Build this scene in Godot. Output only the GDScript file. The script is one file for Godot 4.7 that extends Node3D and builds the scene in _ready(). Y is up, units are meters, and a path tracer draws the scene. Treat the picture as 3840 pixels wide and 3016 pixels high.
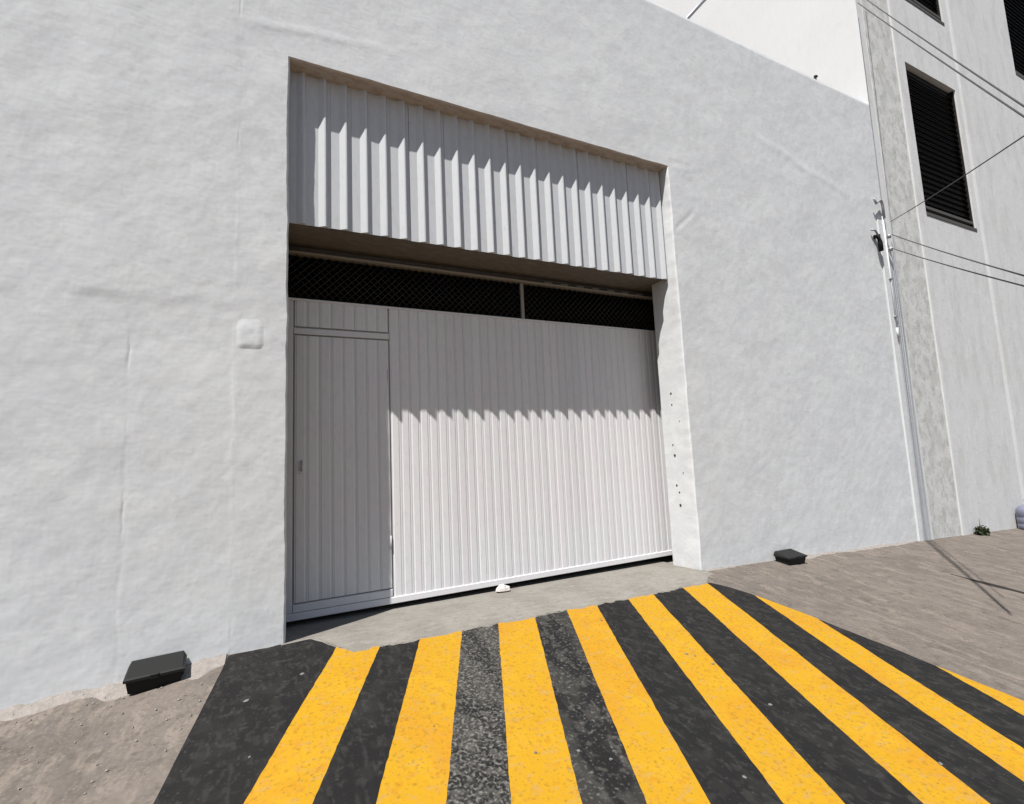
extends Node3D
# A roller-gate driveway in a pale rendered wall, with a striped concrete ramp, beside a taller block.
# World: x runs along the facade, y is up, the facade's face is z = 0 and the street is at z > 0.

const OX0 := 0.03      # gate opening
const OX1 := 3.70
const OTOP := 4.27
const WALL_TOP := 6.24
const WALL_END := 7.85
const GATE_Z := -0.55
const SLANT := 0.4088  # the stripes run askew to the facade

var M := {}
var big := FastNoiseLite.new()
var mid := FastNoiseLite.new()
var fine := FastNoiseLite.new()
var rng := RandomNumberGenerator.new()
var base_curve := [[-60.0, -0.25], [-8.0, 0.0], [-1.32, 0.072], [-0.83, 0.089], [-0.28, 0.138], [0.0, 0.133], [3.7, 0.07], [4.8, 0.025], [7.57, -0.1], [10.8, -0.255], [20.0, -0.6], [80.0, -1.2]]

# ---------------------------------------------------------------- setup

func _ready() -> void:
	# camera, sky, sun, exposure
	var cam := Camera3D.new()
	cam.name = "camera"
	cam.fov = 80.0988
	cam.near = 0.05
	cam.far = 400.0
	var right := Vector3(0.90149748, -0.04413948, 0.43052759)
	var up := Vector3(-0.00596313, 0.99342419, 0.11433639)
	var back := right.cross(up).normalized()
	right = up.cross(back).normalized()
	cam.transform = Transform3D(Basis(right, up.normalized(), back), Vector3(0, 1.3, 3.58))
	add_child(cam)
	cam.current = true

	var env := Environment.new()
	env.background_mode = Environment.BG_SKY
	var sky := Sky.new()
	var sm := ProceduralSkyMaterial.new()
	sm.sky_top_color = Color(0.47, 0.55, 0.66)
	sm.sky_horizon_color = Color(0.80, 0.80, 0.79)
	sm.sky_curve = 0.16
	sm.ground_horizon_color = Color(0.50, 0.48, 0.45)
	sm.ground_bottom_color = Color(0.36, 0.34, 0.32)
	sm.sun_angle_max = 0.0
	sky.sky_material = sm
	env.sky = sky
	env.background_energy_multiplier = 0.62
	env.tonemap_mode = Environment.TONE_MAPPER_LINEAR
	env.tonemap_exposure = 1.95
	env.sdfgi_enabled = true
	env.ssao_enabled = true
	env.ssil_enabled = true
	var we := WorldEnvironment.new()
	we.name = "environment"
	we.environment = env
	add_child(we)

	var sun := DirectionalLight3D.new()
	sun.name = "sun"
	sun.light_energy = 1.5
	sun.light_color = Color(1.0, 0.985, 0.962)
	sun.light_angular_distance = 0.5
	sun.shadow_enabled = true
	add_child(sun)
	sun.look_at_from_position(Vector3(-1.45, 3.25, 1.0), Vector3.ZERO, Vector3.UP)

	setup_noise()
	make_materials()
	build_ground()
	build_garage()
	build_tall_block()
	build_gate()
	build_details()

func setup_noise() -> void:
	rng.seed = 4711
	big.seed = 11
	big.frequency = 0.8
	big.fractal_octaves = 2
	mid.seed = 23
	mid.frequency = 3.2
	mid.fractal_octaves = 2
	fine.seed = 37
	fine.frequency = 10.0
	fine.fractal_octaves = 2

# ---------------------------------------------------------------- textures and materials

func field(freq: float, seed_: int, octaves: int, size: int, kind := FastNoiseLite.TYPE_SIMPLEX_SMOOTH) -> PackedByteArray:
	var n := FastNoiseLite.new()
	n.noise_type = kind
	n.seed = seed_
	n.frequency = freq
	n.fractal_octaves = octaves
	if octaves < 2:
		n.fractal_type = FastNoiseLite.FRACTAL_NONE
	var im := n.get_seamless_image(size, size)
	im.convert(Image.FORMAT_L8)
	return im.get_data()

func srgb(c: Vector3) -> Color:
	return Color(clampf(c.x, 0, 1), clampf(c.y, 0, 1), clampf(c.z, 0, 1)).linear_to_srgb()

# colour texture: for every pixel, a base colour mixed towards others by noise layers.
# layers: [bytes, stretch_x, stretch_y, low, high, colour, strength]
func paint(size: int, base: Vector3, layers: Array) -> ImageTexture:
	var out := PackedByteArray()
	out.resize(size * size * 3)
	var k := 0
	for y in size:
		for x in size:
			var c := base
			for l in layers:
				var sx: int = (x * int(l[1])) % size
				var sy: int = (y * int(l[2])) % size
				var v: float = l[0][sy * size + sx] / 255.0
				var t: float = clampf((v - l[3]) / (l[4] - l[3]), 0.0, 1.0) * l[6]
				c = c.lerp(l[5], t)
			out[k] = int(255.0 * pow(clampf(c.x, 0, 1), 0.4545))
			out[k + 1] = int(255.0 * pow(clampf(c.y, 0, 1), 0.4545))
			out[k + 2] = int(255.0 * pow(clampf(c.z, 0, 1), 0.4545))
			k += 3
	var im := Image.create_from_data(size, size, false, Image.FORMAT_RGB8, out)
	im.generate_mipmaps()
	return ImageTexture.create_from_image(im)

# relief: weighted sum of noise layers [bytes, stretch_x, stretch_y, weight]
func relief(size: int, layers: Array) -> ImageTexture:
	var out := PackedByteArray()
	out.resize(size * size)
	var k := 0
	for y in size:
		for x in size:
			var s := 0.0
			for l in layers:
				s += l[3] * l[0][((y * int(l[2])) % size) * size + (x * int(l[1])) % size]
			out[k] = clampi(int(s), 0, 255)
			k += 1
	return ImageTexture.create_from_image(Image.create_from_data(size, size, false, Image.FORMAT_L8, out))

func solid(c: Vector3, rough := 0.9, metal := 0.0) -> StandardMaterial3D:
	var m := StandardMaterial3D.new()
	m.albedo_color = srgb(c)
	m.roughness = rough
	m.metallic = metal
	m.metallic_specular = 0.3
	return m

# world-space textured material, tile = metres per repeat
func surfaced(tex: Texture2D, tile: float, rough: float, height: Texture2D = null, height_cm := 0.0) -> StandardMaterial3D:
	var m := StandardMaterial3D.new()
	m.albedo_texture = tex
	m.metallic_specular = 0.25
	m.roughness = rough
	m.uv1_triplanar = true
	m.uv1_world_triplanar = true
	m.uv1_scale = Vector3.ONE / tile
	if height:
		m.heightmap_enabled = true
		m.heightmap_texture = height
		m.heightmap_scale = height_cm
	return m

func make_materials() -> void:
	var S := 512
	var a := field(0.006, 1, 4, S)
	var b := field(0.02, 2, 4, S)
	var c := field(0.06, 3, 3, S)
	var d := field(0.18, 4, 2, S)
	var cell := field(0.05, 5, 1, S, FastNoiseLite.TYPE_CELLULAR)

	var plaster_h := relief(S, [[b, 1, 1, 0.22], [c, 1, 1, 0.24], [c, 1, 6, 0.13], [c, 6, 1, 0.17], [d, 1, 1, 0.24]])
	var stone_h := relief(S, [[b, 1, 1, 0.3], [c, 1, 1, 0.3], [d, 1, 1, 0.4]])

	var wa := field(0.005, 111, 5, 768)
	var wb := field(0.016, 112, 5, 768)
	var wc := field(0.05, 113, 3, 768)
	var wd := field(0.2, 114, 2, 768)
	var wall_tex := paint(768, Vector3(0.5043, 0.5158, 0.5262), [
		[wa, 1, 1, 0.46, 0.56, Vector3(0.4870, 0.4962, 0.5140), 0.8],
		[wa, 2, 3, 0.58, 0.63, Vector3(0.5314, 0.5409, 0.5473), 0.6],
		[wb, 1, 1, 0.52, 0.80, Vector3(0.4734, 0.4831, 0.4890), 0.55],
		[wb, 3, 1, 0.58, 0.70, Vector3(0.5357, 0.5442, 0.5500), 0.45],
		[wb, 1, 3, 0.30, 0.20, Vector3(0.4815, 0.4875, 0.4907), 0.5],
		[wc, 1, 1, 0.68, 0.85, Vector3(0.4318, 0.4364, 0.4375), 0.4],
		[wd, 1, 1, 0.78, 0.92, Vector3(0.3845, 0.3849, 0.3835), 0.4]])
	M.wall = surfaced(wall_tex, 4.3, 0.93, plaster_h, 0.26)

	var block_tex := paint(S, Vector3(0.505, 0.508, 0.515), [
		[a, 3, 1, 0.45, 0.80, Vector3(0.445, 0.448, 0.440), 0.7],
		[b, 4, 1, 0.50, 0.85, Vector3(0.555, 0.558, 0.565), 0.6],
		[c, 1, 1, 0.64, 0.9, Vector3(0.38, 0.38, 0.37), 0.4]])
	M.block = surfaced(block_tex, 4.3, 0.93, plaster_h, 0.3)

	var strip_tex := paint(S, Vector3(0.470, 0.473, 0.468), [
		[a, 3, 2, 0.42, 0.60, Vector3(0.405, 0.408, 0.395), 0.8],
		[b, 1, 1, 0.55, 0.65, Vector3(0.515, 0.515, 0.51), 0.7],
		[b, 2, 1, 0.36, 0.28, Vector3(0.33, 0.33, 0.315), 0.6],
		[d, 1, 1, 0.74, 0.88, Vector3(0.30, 0.295, 0.285), 0.35]])
	M.weathered = surfaced(strip_tex, 2.7, 0.95, plaster_h, 0.5)
	var side_tex := paint(S, Vector3(0.5563, 0.5587, 0.5600), [[b, 4, 1, 0.5, 0.9, Vector3(0.5187, 0.5212, 0.5250), 0.5], [a, 1, 1, 0.5, 0.8, Vector3(0.5750, 0.5750, 0.5750), 0.5]])
	M.white_wall = surfaced(side_tex, 4.0, 0.9, plaster_h, 0.2)

	var ga := field(0.004, 101, 4, 768)
	var gb := field(0.013, 102, 4, 768)
	var gc := field(0.045, 103, 3, 768)
	var gd := field(0.16, 104, 2, 768)
	var street_tex := paint(768, Vector3(0.1218, 0.1041, 0.0900), [
		[ga, 1, 1, 0.35, 0.70, Vector3(0.0956, 0.0837, 0.0740), 0.8],
		[gb, 3, 1, 0.50, 0.75, Vector3(0.1705, 0.1417, 0.1209), 0.8],
		[gb, 1, 1, 0.55, 0.80, Vector3(0.0871, 0.0744, 0.0638), 0.6],
		[gc, 4, 1, 0.55, 0.78, Vector3(0.0766, 0.0666, 0.0571), 0.55],
		[gc, 1, 1, 0.62, 0.80, Vector3(0.0696, 0.0597, 0.0520), 0.65],
		[gd, 1, 1, 0.60, 0.85, Vector3(0.0660, 0.0580, 0.0505), 0.6],
		[ga, 2, 2, 0.62, 0.72, Vector3(0.1377, 0.1160, 0.1004), 0.45],
		[gb, 1, 1, 0.20, 0.08, Vector3(0.0560, 0.0480, 0.0413), 0.7],
		[gd, 2, 2, 0.70, 0.9, Vector3(0.2436, 0.2082, 0.1847), 0.7]])
	M.street = surfaced(street_tex, 3.7, 0.95, stone_h, 1.8)

	var slab_tex := paint(S, Vector3(0.1811, 0.1685, 0.1499), [
		[a, 1, 1, 0.4, 0.7, Vector3(0.1515, 0.1389, 0.1221), 0.8],
		[b, 1, 3, 0.5, 0.85, Vector3(0.2105, 0.2021, 0.1895), 0.7],
		[c, 1, 1, 0.6, 0.85, Vector3(0.1137, 0.1053, 0.0927), 0.5]])
	M.slab = surfaced(slab_tex, 1.9, 0.95, stone_h, 0.4)
	var mortar_tex := paint(S, Vector3(0.2092, 0.1863, 0.1710), [[b, 1, 1, 0.4, 0.8, Vector3(0.1546, 0.1432, 0.1320), 0.8], [c, 1, 1, 0.55, 0.9, Vector3(0.2728, 0.2673, 0.2591), 0.7]])
	M.mortar = surfaced(mortar_tex, 0.9, 0.97, stone_h, 0.8)

	var yellow_tex := paint(S, Vector3(0.3425, 0.1859, 0.0048), [
		[a, 1, 1, 0.45, 0.8, Vector3(0.3375, 0.1598, 0.0067), 0.8],
		[b, 1, 1, 0.55, 0.85, Vector3(0.3681, 0.2106, 0.0082), 0.6],
		[c, 1, 1, 0.66, 0.86, Vector3(0.3067, 0.1243, 0.0075), 0.55],
		[b, 3, 2, 0.64, 0.78, Vector3(0.3085, 0.1605, 0.0290), 0.45],
		[d, 1, 1, 0.68, 0.84, Vector3(0.1738, 0.0918, 0.0067), 0.6],
		[c, 2, 2, 0.78, 0.86, Vector3(0.2134, 0.1455, 0.0679), 0.5],
		[b, 2, 5, 0.68, 0.78, Vector3(0.2910, 0.1794, 0.0534), 0.6],
		[d, 2, 2, 0.80, 0.88, Vector3(0.0679, 0.0534, 0.0340), 0.7]])
	M.yellow = surfaced(yellow_tex, 2.9, 0.75, stone_h, 0.35)

	var black := Vector3(0.0057, 0.0055, 0.0057)
	var black_tex := paint(S, black, [
		[a, 1, 1, 0.45, 0.8, Vector3(0.0069, 0.0069, 0.0066), 0.9],
		[b, 1, 1, 0.50, 0.80, Vector3(0.0103, 0.0099, 0.0095), 0.7],
		[a, 4, 4, 0.60, 0.70, Vector3(0.0187, 0.0179, 0.0166), 0.3],
		[b, 5, 2, 0.62, 0.72, Vector3(0.0382, 0.0365, 0.0331), 0.28],
		[b, 3, 2, 0.66, 0.80, Vector3(0.0229, 0.0218, 0.0201), 0.5],
		[c, 1, 1, 0.70, 0.85, Vector3(0.0298, 0.0281, 0.0252), 0.6],
		[d, 1, 1, 0.80, 0.92, Vector3(0.0574, 0.0540, 0.0505), 0.6]])
	M.black = surfaced(black_tex, 2.6, 0.8, stone_h, 0.4)
	var worn_tex := paint(S, black, [
		[b, 1, 1, 0.45, 0.85, Vector3(0.0160, 0.0156, 0.0144), 0.9],
		[a, 2, 1, 0.48, 0.60, Vector3(0.0320, 0.0304, 0.0272), 0.6],
		[c, 1, 1, 0.60, 0.70, Vector3(0.0680, 0.0640, 0.0576), 0.6],
		[c, 3, 3, 0.58, 0.66, Vector3(0.0960, 0.0904, 0.0800), 0.6],
		[d, 1, 1, 0.62, 0.78, Vector3(0.1600, 0.1520, 0.1400), 0.8]])
	M.worn = surfaced(worn_tex, 2.1, 0.85, stone_h, 0.6)
	var half_tex := paint(S, black, [
		[a, 2, 1, 0.45, 0.62, Vector3(0.0216, 0.0209, 0.0189), 0.9],
		[b, 2, 1, 0.60, 0.75, Vector3(0.0405, 0.0378, 0.0338), 0.6],
		[c, 1, 1, 0.60, 0.78, Vector3(0.0486, 0.0459, 0.0405), 0.8],
		[d, 1, 1, 0.66, 0.86, Vector3(0.1215, 0.1134, 0.1040), 0.8]])
	M.half_worn = surfaced(half_tex, 2.3, 0.8, stone_h, 0.5)

	for i in 3:
		var tone: float = 1.0 + [0.0, 0.025, -0.03][i]
		var g := paint(256, Vector3(0.5744, 0.5751, 0.5830) * tone, [
			[field(0.012, 60, 3, 256), 2, 1, 0.48, 0.70, Vector3(0.5794, 0.5595, 0.5808) * tone, 0.8],
			[field(0.05, 70 + i, 3, 256), 4, 1, 0.55, 0.9, Vector3(0.4937, 0.5025, 0.5041) * tone, 0.5],
			[field(0.2, 80 + i, 2, 256), 1, 1, 0.78, 0.92, Vector3(0.4332, 0.4248, 0.4274), 0.3]])
		M["sheet%d" % i] = surfaced(g, 2.0, 0.55)
	M.valance = surfaced(paint(256, Vector3(0.4445, 0.4580, 0.4772), [
			[field(0.03, 90, 3, 256), 4, 1, 0.5, 0.85, Vector3(0.4048, 0.4175, 0.4354), 0.6],
			[field(0.06, 91, 2, 256), 3, 1, 0.74, 0.92, Vector3(0.3175, 0.3202, 0.3265), 0.4]]), 1.5, 0.5)
	M.frame = solid(Vector3(0.42, 0.41, 0.40), 0.55)
	M.rail = solid(Vector3(0.24, 0.225, 0.21), 0.6)
	M.timber = surfaced(paint(256, Vector3(0.1320, 0.1200, 0.1080), [[field(0.03, 95, 3, 256), 1, 4, 0.4, 0.8, Vector3(0.1760, 0.1584, 0.1404), 0.8]]), 1.2, 0.85)
	M.lintel_paint = surfaced(paint(256, Vector3(0.4200, 0.3727, 0.3300), [[field(0.03, 95, 3, 256), 1, 2, 0.4, 0.8, Vector3(0.3300, 0.2730, 0.2420), 0.9]]), 0.9, 0.9)
	M.inside = surfaced(slab_tex, 2.5, 0.95)
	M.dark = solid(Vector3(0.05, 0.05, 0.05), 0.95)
	M.mesh = solid(Vector3(0.035, 0.035, 0.037), 0.7)
	M.plastic = solid(Vector3(0.008, 0.008, 0.0085), 0.5)
	M.plastic_lid = solid(Vector3(0.0125, 0.0125, 0.0125), 0.6)
	M.cable = solid(Vector3(0.05, 0.048, 0.05), 0.7)
	M.pane = solid(Vector3(0.012, 0.011, 0.010), 0.5)
	M.louvre = solid(Vector3(0.0135, 0.0125, 0.0115), 0.7)
	M.sill = solid(Vector3(0.07, 0.068, 0.065), 0.7)
	M.steel = solid(Vector3(0.32, 0.32, 0.33), 0.5, 0.4)
	M.pipe = solid(Vector3(0.47, 0.47, 0.475), 0.85)
	M.stone = surfaced(mortar_tex, 0.3, 0.95, stone_h, 0.5)
	M.white_stone = solid(Vector3(0.46, 0.42, 0.40), 0.95)
	M.dark_line = solid(Vector3(0.016, 0.014, 0.013), 0.9)
	M.gum = solid(Vector3(0.13, 0.127, 0.12), 0.9)
	M.jug = solid(Vector3(0.13, 0.14, 0.195), 0.25)
	M.jug.clearcoat_enabled = true
	M.leaf = solid(Vector3(0.022, 0.030, 0.012), 0.8)
	M.twig = solid(Vector3(0.14, 0.125, 0.10), 0.9)

# ---------------------------------------------------------------- object helpers

var used := {}

func numbered(called: String) -> String:
	if not used.has(called):
		used[called] = 0
		return called
	used[called] += 1
	return "%s_%03d" % [called, used[called]]

func thing(called: String, label: String, category: String, at := Vector3.ZERO, group := "") -> Node3D:
	var o := Node3D.new()
	o.name = numbered(called)
	add_child(o)
	o.position = at
	tag(o, label, category, group)
	return o

func tag(o: Node, label: String, category: String, group := "") -> void:
	o.set_meta("label", label)
	o.set_meta("category", category)
	if group != "":
		o.set_meta("group", group)

func obj(called: String, mesh: Mesh, m: Material, parent: Node = null, at := Vector3.ZERO) -> MeshInstance3D:
	var o := MeshInstance3D.new()
	o.mesh = mesh
	o.material_override = m
	o.cast_shadow = GeometryInstance3D.SHADOW_CASTING_SETTING_ON
	if parent == null:
		o.name = numbered(called)
		add_child(o)
	else:
		o.name = called
		parent.add_child(o, true)
	o.position = at
	return o

func struct(called: String, mesh: Mesh, m: Material) -> MeshInstance3D:
	var o := obj(called, mesh, m)
	o.set_meta("kind", "structure")
	return o

# ---------------------------------------------------------------- mesh helpers

# a sheet over a grid of points; skip(i, j) leaves a cell out. pts is row-major, nu points in a row.
func sheet(pts: PackedVector3Array, nu: int, nv: int, skip := PackedByteArray(), flip := false) -> ArrayMesh:
	var nrm := PackedVector3Array()
	nrm.resize(pts.size())
	for j in nv:
		for i in nu:
			var du := pts[j * nu + mini(i + 1, nu - 1)] - pts[j * nu + maxi(i - 1, 0)]
			var dv := pts[mini(j + 1, nv - 1) * nu + i] - pts[maxi(j - 1, 0) * nu + i]
			var n := du.cross(dv).normalized()
			nrm[j * nu + i] = -n if flip else n
	var idx := PackedInt32Array()
	for j in nv - 1:
		for i in nu - 1:
			if skip.size() > 0 and skip[j * nu + i] == 1:
				continue
			var p := j * nu + i
			if flip:
				idx.append_array([p, p + 1, p + nu + 1, p, p + nu + 1, p + nu])
			else:
				idx.append_array([p, p + nu + 1, p + 1, p, p + nu, p + nu + 1])
	var arr := []
	arr.resize(Mesh.ARRAY_MAX)
	arr[Mesh.ARRAY_VERTEX] = pts
	arr[Mesh.ARRAY_NORMAL] = nrm
	arr[Mesh.ARRAY_INDEX] = idx
	var am := ArrayMesh.new()
	am.add_surface_from_arrays(Mesh.PRIMITIVE_TRIANGLES, arr)
	return am

func quad(st: SurfaceTool, a: Vector3, b: Vector3, c: Vector3, d: Vector3) -> void:
	for v in [a, b, c, a, c, d]:
		st.add_vertex(v)

func tool() -> SurfaceTool:
	var st := SurfaceTool.new()
	st.begin(Mesh.PRIMITIVE_TRIANGLES)
	st.set_smooth_group(-1)
	return st

func done(st: SurfaceTool) -> ArrayMesh:
	st.generate_normals()
	return st.commit()

func box_corner(c: Vector3, h: Vector3, k: float, sgn: Vector3, axis: int) -> Vector3:
	var v := Vector3(h.x - k, h.y - k, h.z - k)
	v[axis] = h[axis]
	return c + v * sgn

# box with chamfered edges, added to st
func add_box(st: SurfaceTool, lo: Vector3, hi: Vector3, ch := 0.004) -> void:
	var c := (lo + hi) * 0.5
	var h := (hi - lo) * 0.5
	var k := minf(ch, minf(h.x, minf(h.y, h.z)) * 0.9)
	var s := [-1.0, 1.0]
	for axis in 3:
		var u := (axis + 1) % 3
		var w := (axis + 2) % 3
		for sg in s:
			var ps := []
			for q in [[-1.0, -1.0], [1.0, -1.0], [1.0, 1.0], [-1.0, 1.0]]:
				var g := Vector3.ZERO
				g[axis] = sg
				g[u] = q[0]
				g[w] = q[1]
				ps.append(box_corner(c, h, k, g, axis))
			if sg > 0:
				quad(st, ps[0], ps[3], ps[2], ps[1])
			else:
				quad(st, ps[0], ps[1], ps[2], ps[3])
	if k <= 0.0:
		return
	for axis in 3: # edges along axis
		var u := (axis + 1) % 3
		var w := (axis + 2) % 3
		for su in s:
			for sw in s:
				var g0 := Vector3.ZERO
				g0[axis] = -1.0
				g0[u] = su
				g0[w] = sw
				var g1 := g0
				g1[axis] = 1.0
				var p0: Vector3 = box_corner(c, h, k, g0, u)
				var p1: Vector3 = box_corner(c, h, k, g1, u)
				var p2: Vector3 = box_corner(c, h, k, g1, w)
				var p3: Vector3 = box_corner(c, h, k, g0, w)
				if su * sw > 0:
					quad(st, p0, p1, p2, p3)
				else:
					quad(st, p0, p3, p2, p1)
	for sx in s:
		for sy in s:
			for sz in s:
				var a0: Vector3 = box_corner(c, h, k, Vector3(sx, sy, sz), 0)
				var a1: Vector3 = box_corner(c, h, k, Vector3(sx, sy, sz), 1)
				var a2: Vector3 = box_corner(c, h, k, Vector3(sx, sy, sz), 2)
				var order := [a0, a2, a1] if sx * sy * sz > 0 else [a0, a1, a2]
				for v in order:
					st.add_vertex(v)

func box(lo: Vector3, hi: Vector3, ch := 0.004) -> ArrayMesh:
	var st := tool()
	add_box(st, lo, hi, ch)
	return done(st)

# upright board with a front profile (x, z points from left to right), flat back
func board(profile: Array, y0: float, y1: float, back: float) -> ArrayMesh:
	var st := tool()
	for i in profile.size() - 1:
		var a: Vector2 = profile[i]
		var b: Vector2 = profile[i + 1]
		quad(st, Vector3(a.x, y0, a.y), Vector3(a.x, y1, a.y), Vector3(b.x, y1, b.y), Vector3(b.x, y0, b.y))
		quad(st, Vector3(a.x, y1, a.y), Vector3(a.x, y1, back), Vector3(b.x, y1, back), Vector3(b.x, y1, b.y))
		quad(st, Vector3(a.x, y0, back), Vector3(a.x, y0, a.y), Vector3(b.x, y0, b.y), Vector3(b.x, y0, back))
	var f: Vector2 = profile[0]
	var l: Vector2 = profile[-1]
	quad(st, Vector3(l.x, y0, back), Vector3(l.x, y1, back), Vector3(f.x, y1, back), Vector3(f.x, y0, back))
	quad(st, Vector3(f.x, y0, back), Vector3(f.x, y1, back), Vector3(f.x, y1, f.y), Vector3(f.x, y0, f.y))
	quad(st, Vector3(l.x, y0, l.y), Vector3(l.x, y1, l.y), Vector3(l.x, y1, back), Vector3(l.x, y0, back))
	return done(st)

func add_tube(st: SurfaceTool, path: Array, r: float, sides := 8) -> void:
	st.set_smooth_group(0)
	var rings := []
	for i in path.size():
		var t: Vector3 = (path[mini(i + 1, path.size() - 1)] - path[maxi(i - 1, 0)]).normalized()
		var u := t.cross(Vector3.UP if absf(t.y) < 0.9 else Vector3.RIGHT).normalized()
		var w := u.cross(t)
		var ring := []
		for k in sides:
			var a := TAU * k / sides
			ring.append(path[i] + (u * cos(a) + w * sin(a)) * r)
		rings.append(ring)
	for i in rings.size() - 1:
		for k in sides:
			var k2 := (k + 1) % sides
			quad(st, rings[i][k], rings[i + 1][k], rings[i + 1][k2], rings[i][k2])
	for e in [0, rings.size() - 1]:
		for k in sides:
			var k2 := (k + 1) % sides
			var tri := [path[e], rings[e][k], rings[e][k2]] if e == 0 else [path[e], rings[e][k2], rings[e][k]]
			for v in tri:
				st.add_vertex(v)

func tube(path: Array, r: float, sides := 8) -> ArrayMesh:
	var st := tool()
	add_tube(st, path, r, sides)
	return done(st)

func sagging(a: Vector3, b: Vector3, sag: float, n := 14) -> Array:
	var p := []
	for i in n + 1:
		var t := float(i) / n
		p.append(a.lerp(b, t) - Vector3(0, sag * 4.0 * t * (1.0 - t), 0))
	return p

func lump(size: Vector3, seed_: int, rings := 5, sides := 8) -> ArrayMesh:
	var n := FastNoiseLite.new()
	n.seed = seed_
	n.frequency = 0.9
	var pts := []
	for j in rings + 1:
		var row := []
		var a := PI * j / rings
		for k in sides:
			var b := TAU * k / sides
			var v := Vector3(sin(a) * cos(b), cos(a), sin(a) * sin(b))
			var r := 1.0 + 0.55 * n.get_noise_3dv(v * 1.6)
			row.append(v * r * size * 0.5)
		pts.append(row)
	var st := tool()
	for j in rings:
		for k in sides:
			var k2 := (k + 1) % sides
			quad(st, pts[j][k], pts[j][k2], pts[j + 1][k2], pts[j + 1][k])
	return done(st)

func span(a: float, b: float, step: float) -> Array:
	var r := []
	var n := maxi(1, int(round((b - a) / step)))
	for i in n + 1:
		r.append(lerpf(a, b, float(i) / n))
	return r

# ---------------------------------------------------------------- the ground

func base_y(x: float) -> float:
	for i in base_curve.size() - 1:
		if x <= base_curve[i + 1][0]:
			var t: float = (x - base_curve[i][0]) / (base_curve[i + 1][0] - base_curve[i][0])
			return lerpf(base_curve[i][1], base_curve[i + 1][1], clampf(t, 0, 1))
	return base_curve[-1][1]

func street_y(x: float, z: float) -> float:
	var zz := clampf(z - 0.04, 0.0, 5.0)
	return base_y(x) - 0.1125 * zz + 0.004 * mid.get_noise_2d(x * 0.5, z * 0.5)

func ramp_left(z: float) -> float:
	return -0.28 - 0.145 * z

func ramp_right(z: float) -> float:
	return 3.62 - 0.17 * exp(-maxf(z - 0.3, 0.0) * 3.2)

func ramp_top(x: float) -> float:
	if x < 0.16:
		return 0.02
	return lerpf(0.03, 0.33, smoothstep(0.16, 0.42, x)) + 0.022 * mid.get_noise_2d(x * 2.2, 7.0) + 0.015 * fine.get_noise_2d(x * 2.0, 3.0)

func ramp_raise(x: float, z: float) -> float:
	var e := minf(ramp_right(z) - x + 0.055, z - ramp_top(x) + 0.05)
	return 0.024 * smoothstep(0.0, 0.05, e) * smoothstep(0.0, 0.8, x - ramp_left(z))

func ground_y(x: float, z: float) -> float:
	if z < 0.0 and x > -0.1 and x < 3.8:
		var inner := lerpf(0.066, 0.046, clampf(x / 3.7, 0, 1))
		return lerpf(base_y(x) + 0.002, inner, clampf(-z / 0.55, 0, 1))
	return street_y(x, z) + ramp_raise(x, z)

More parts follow.
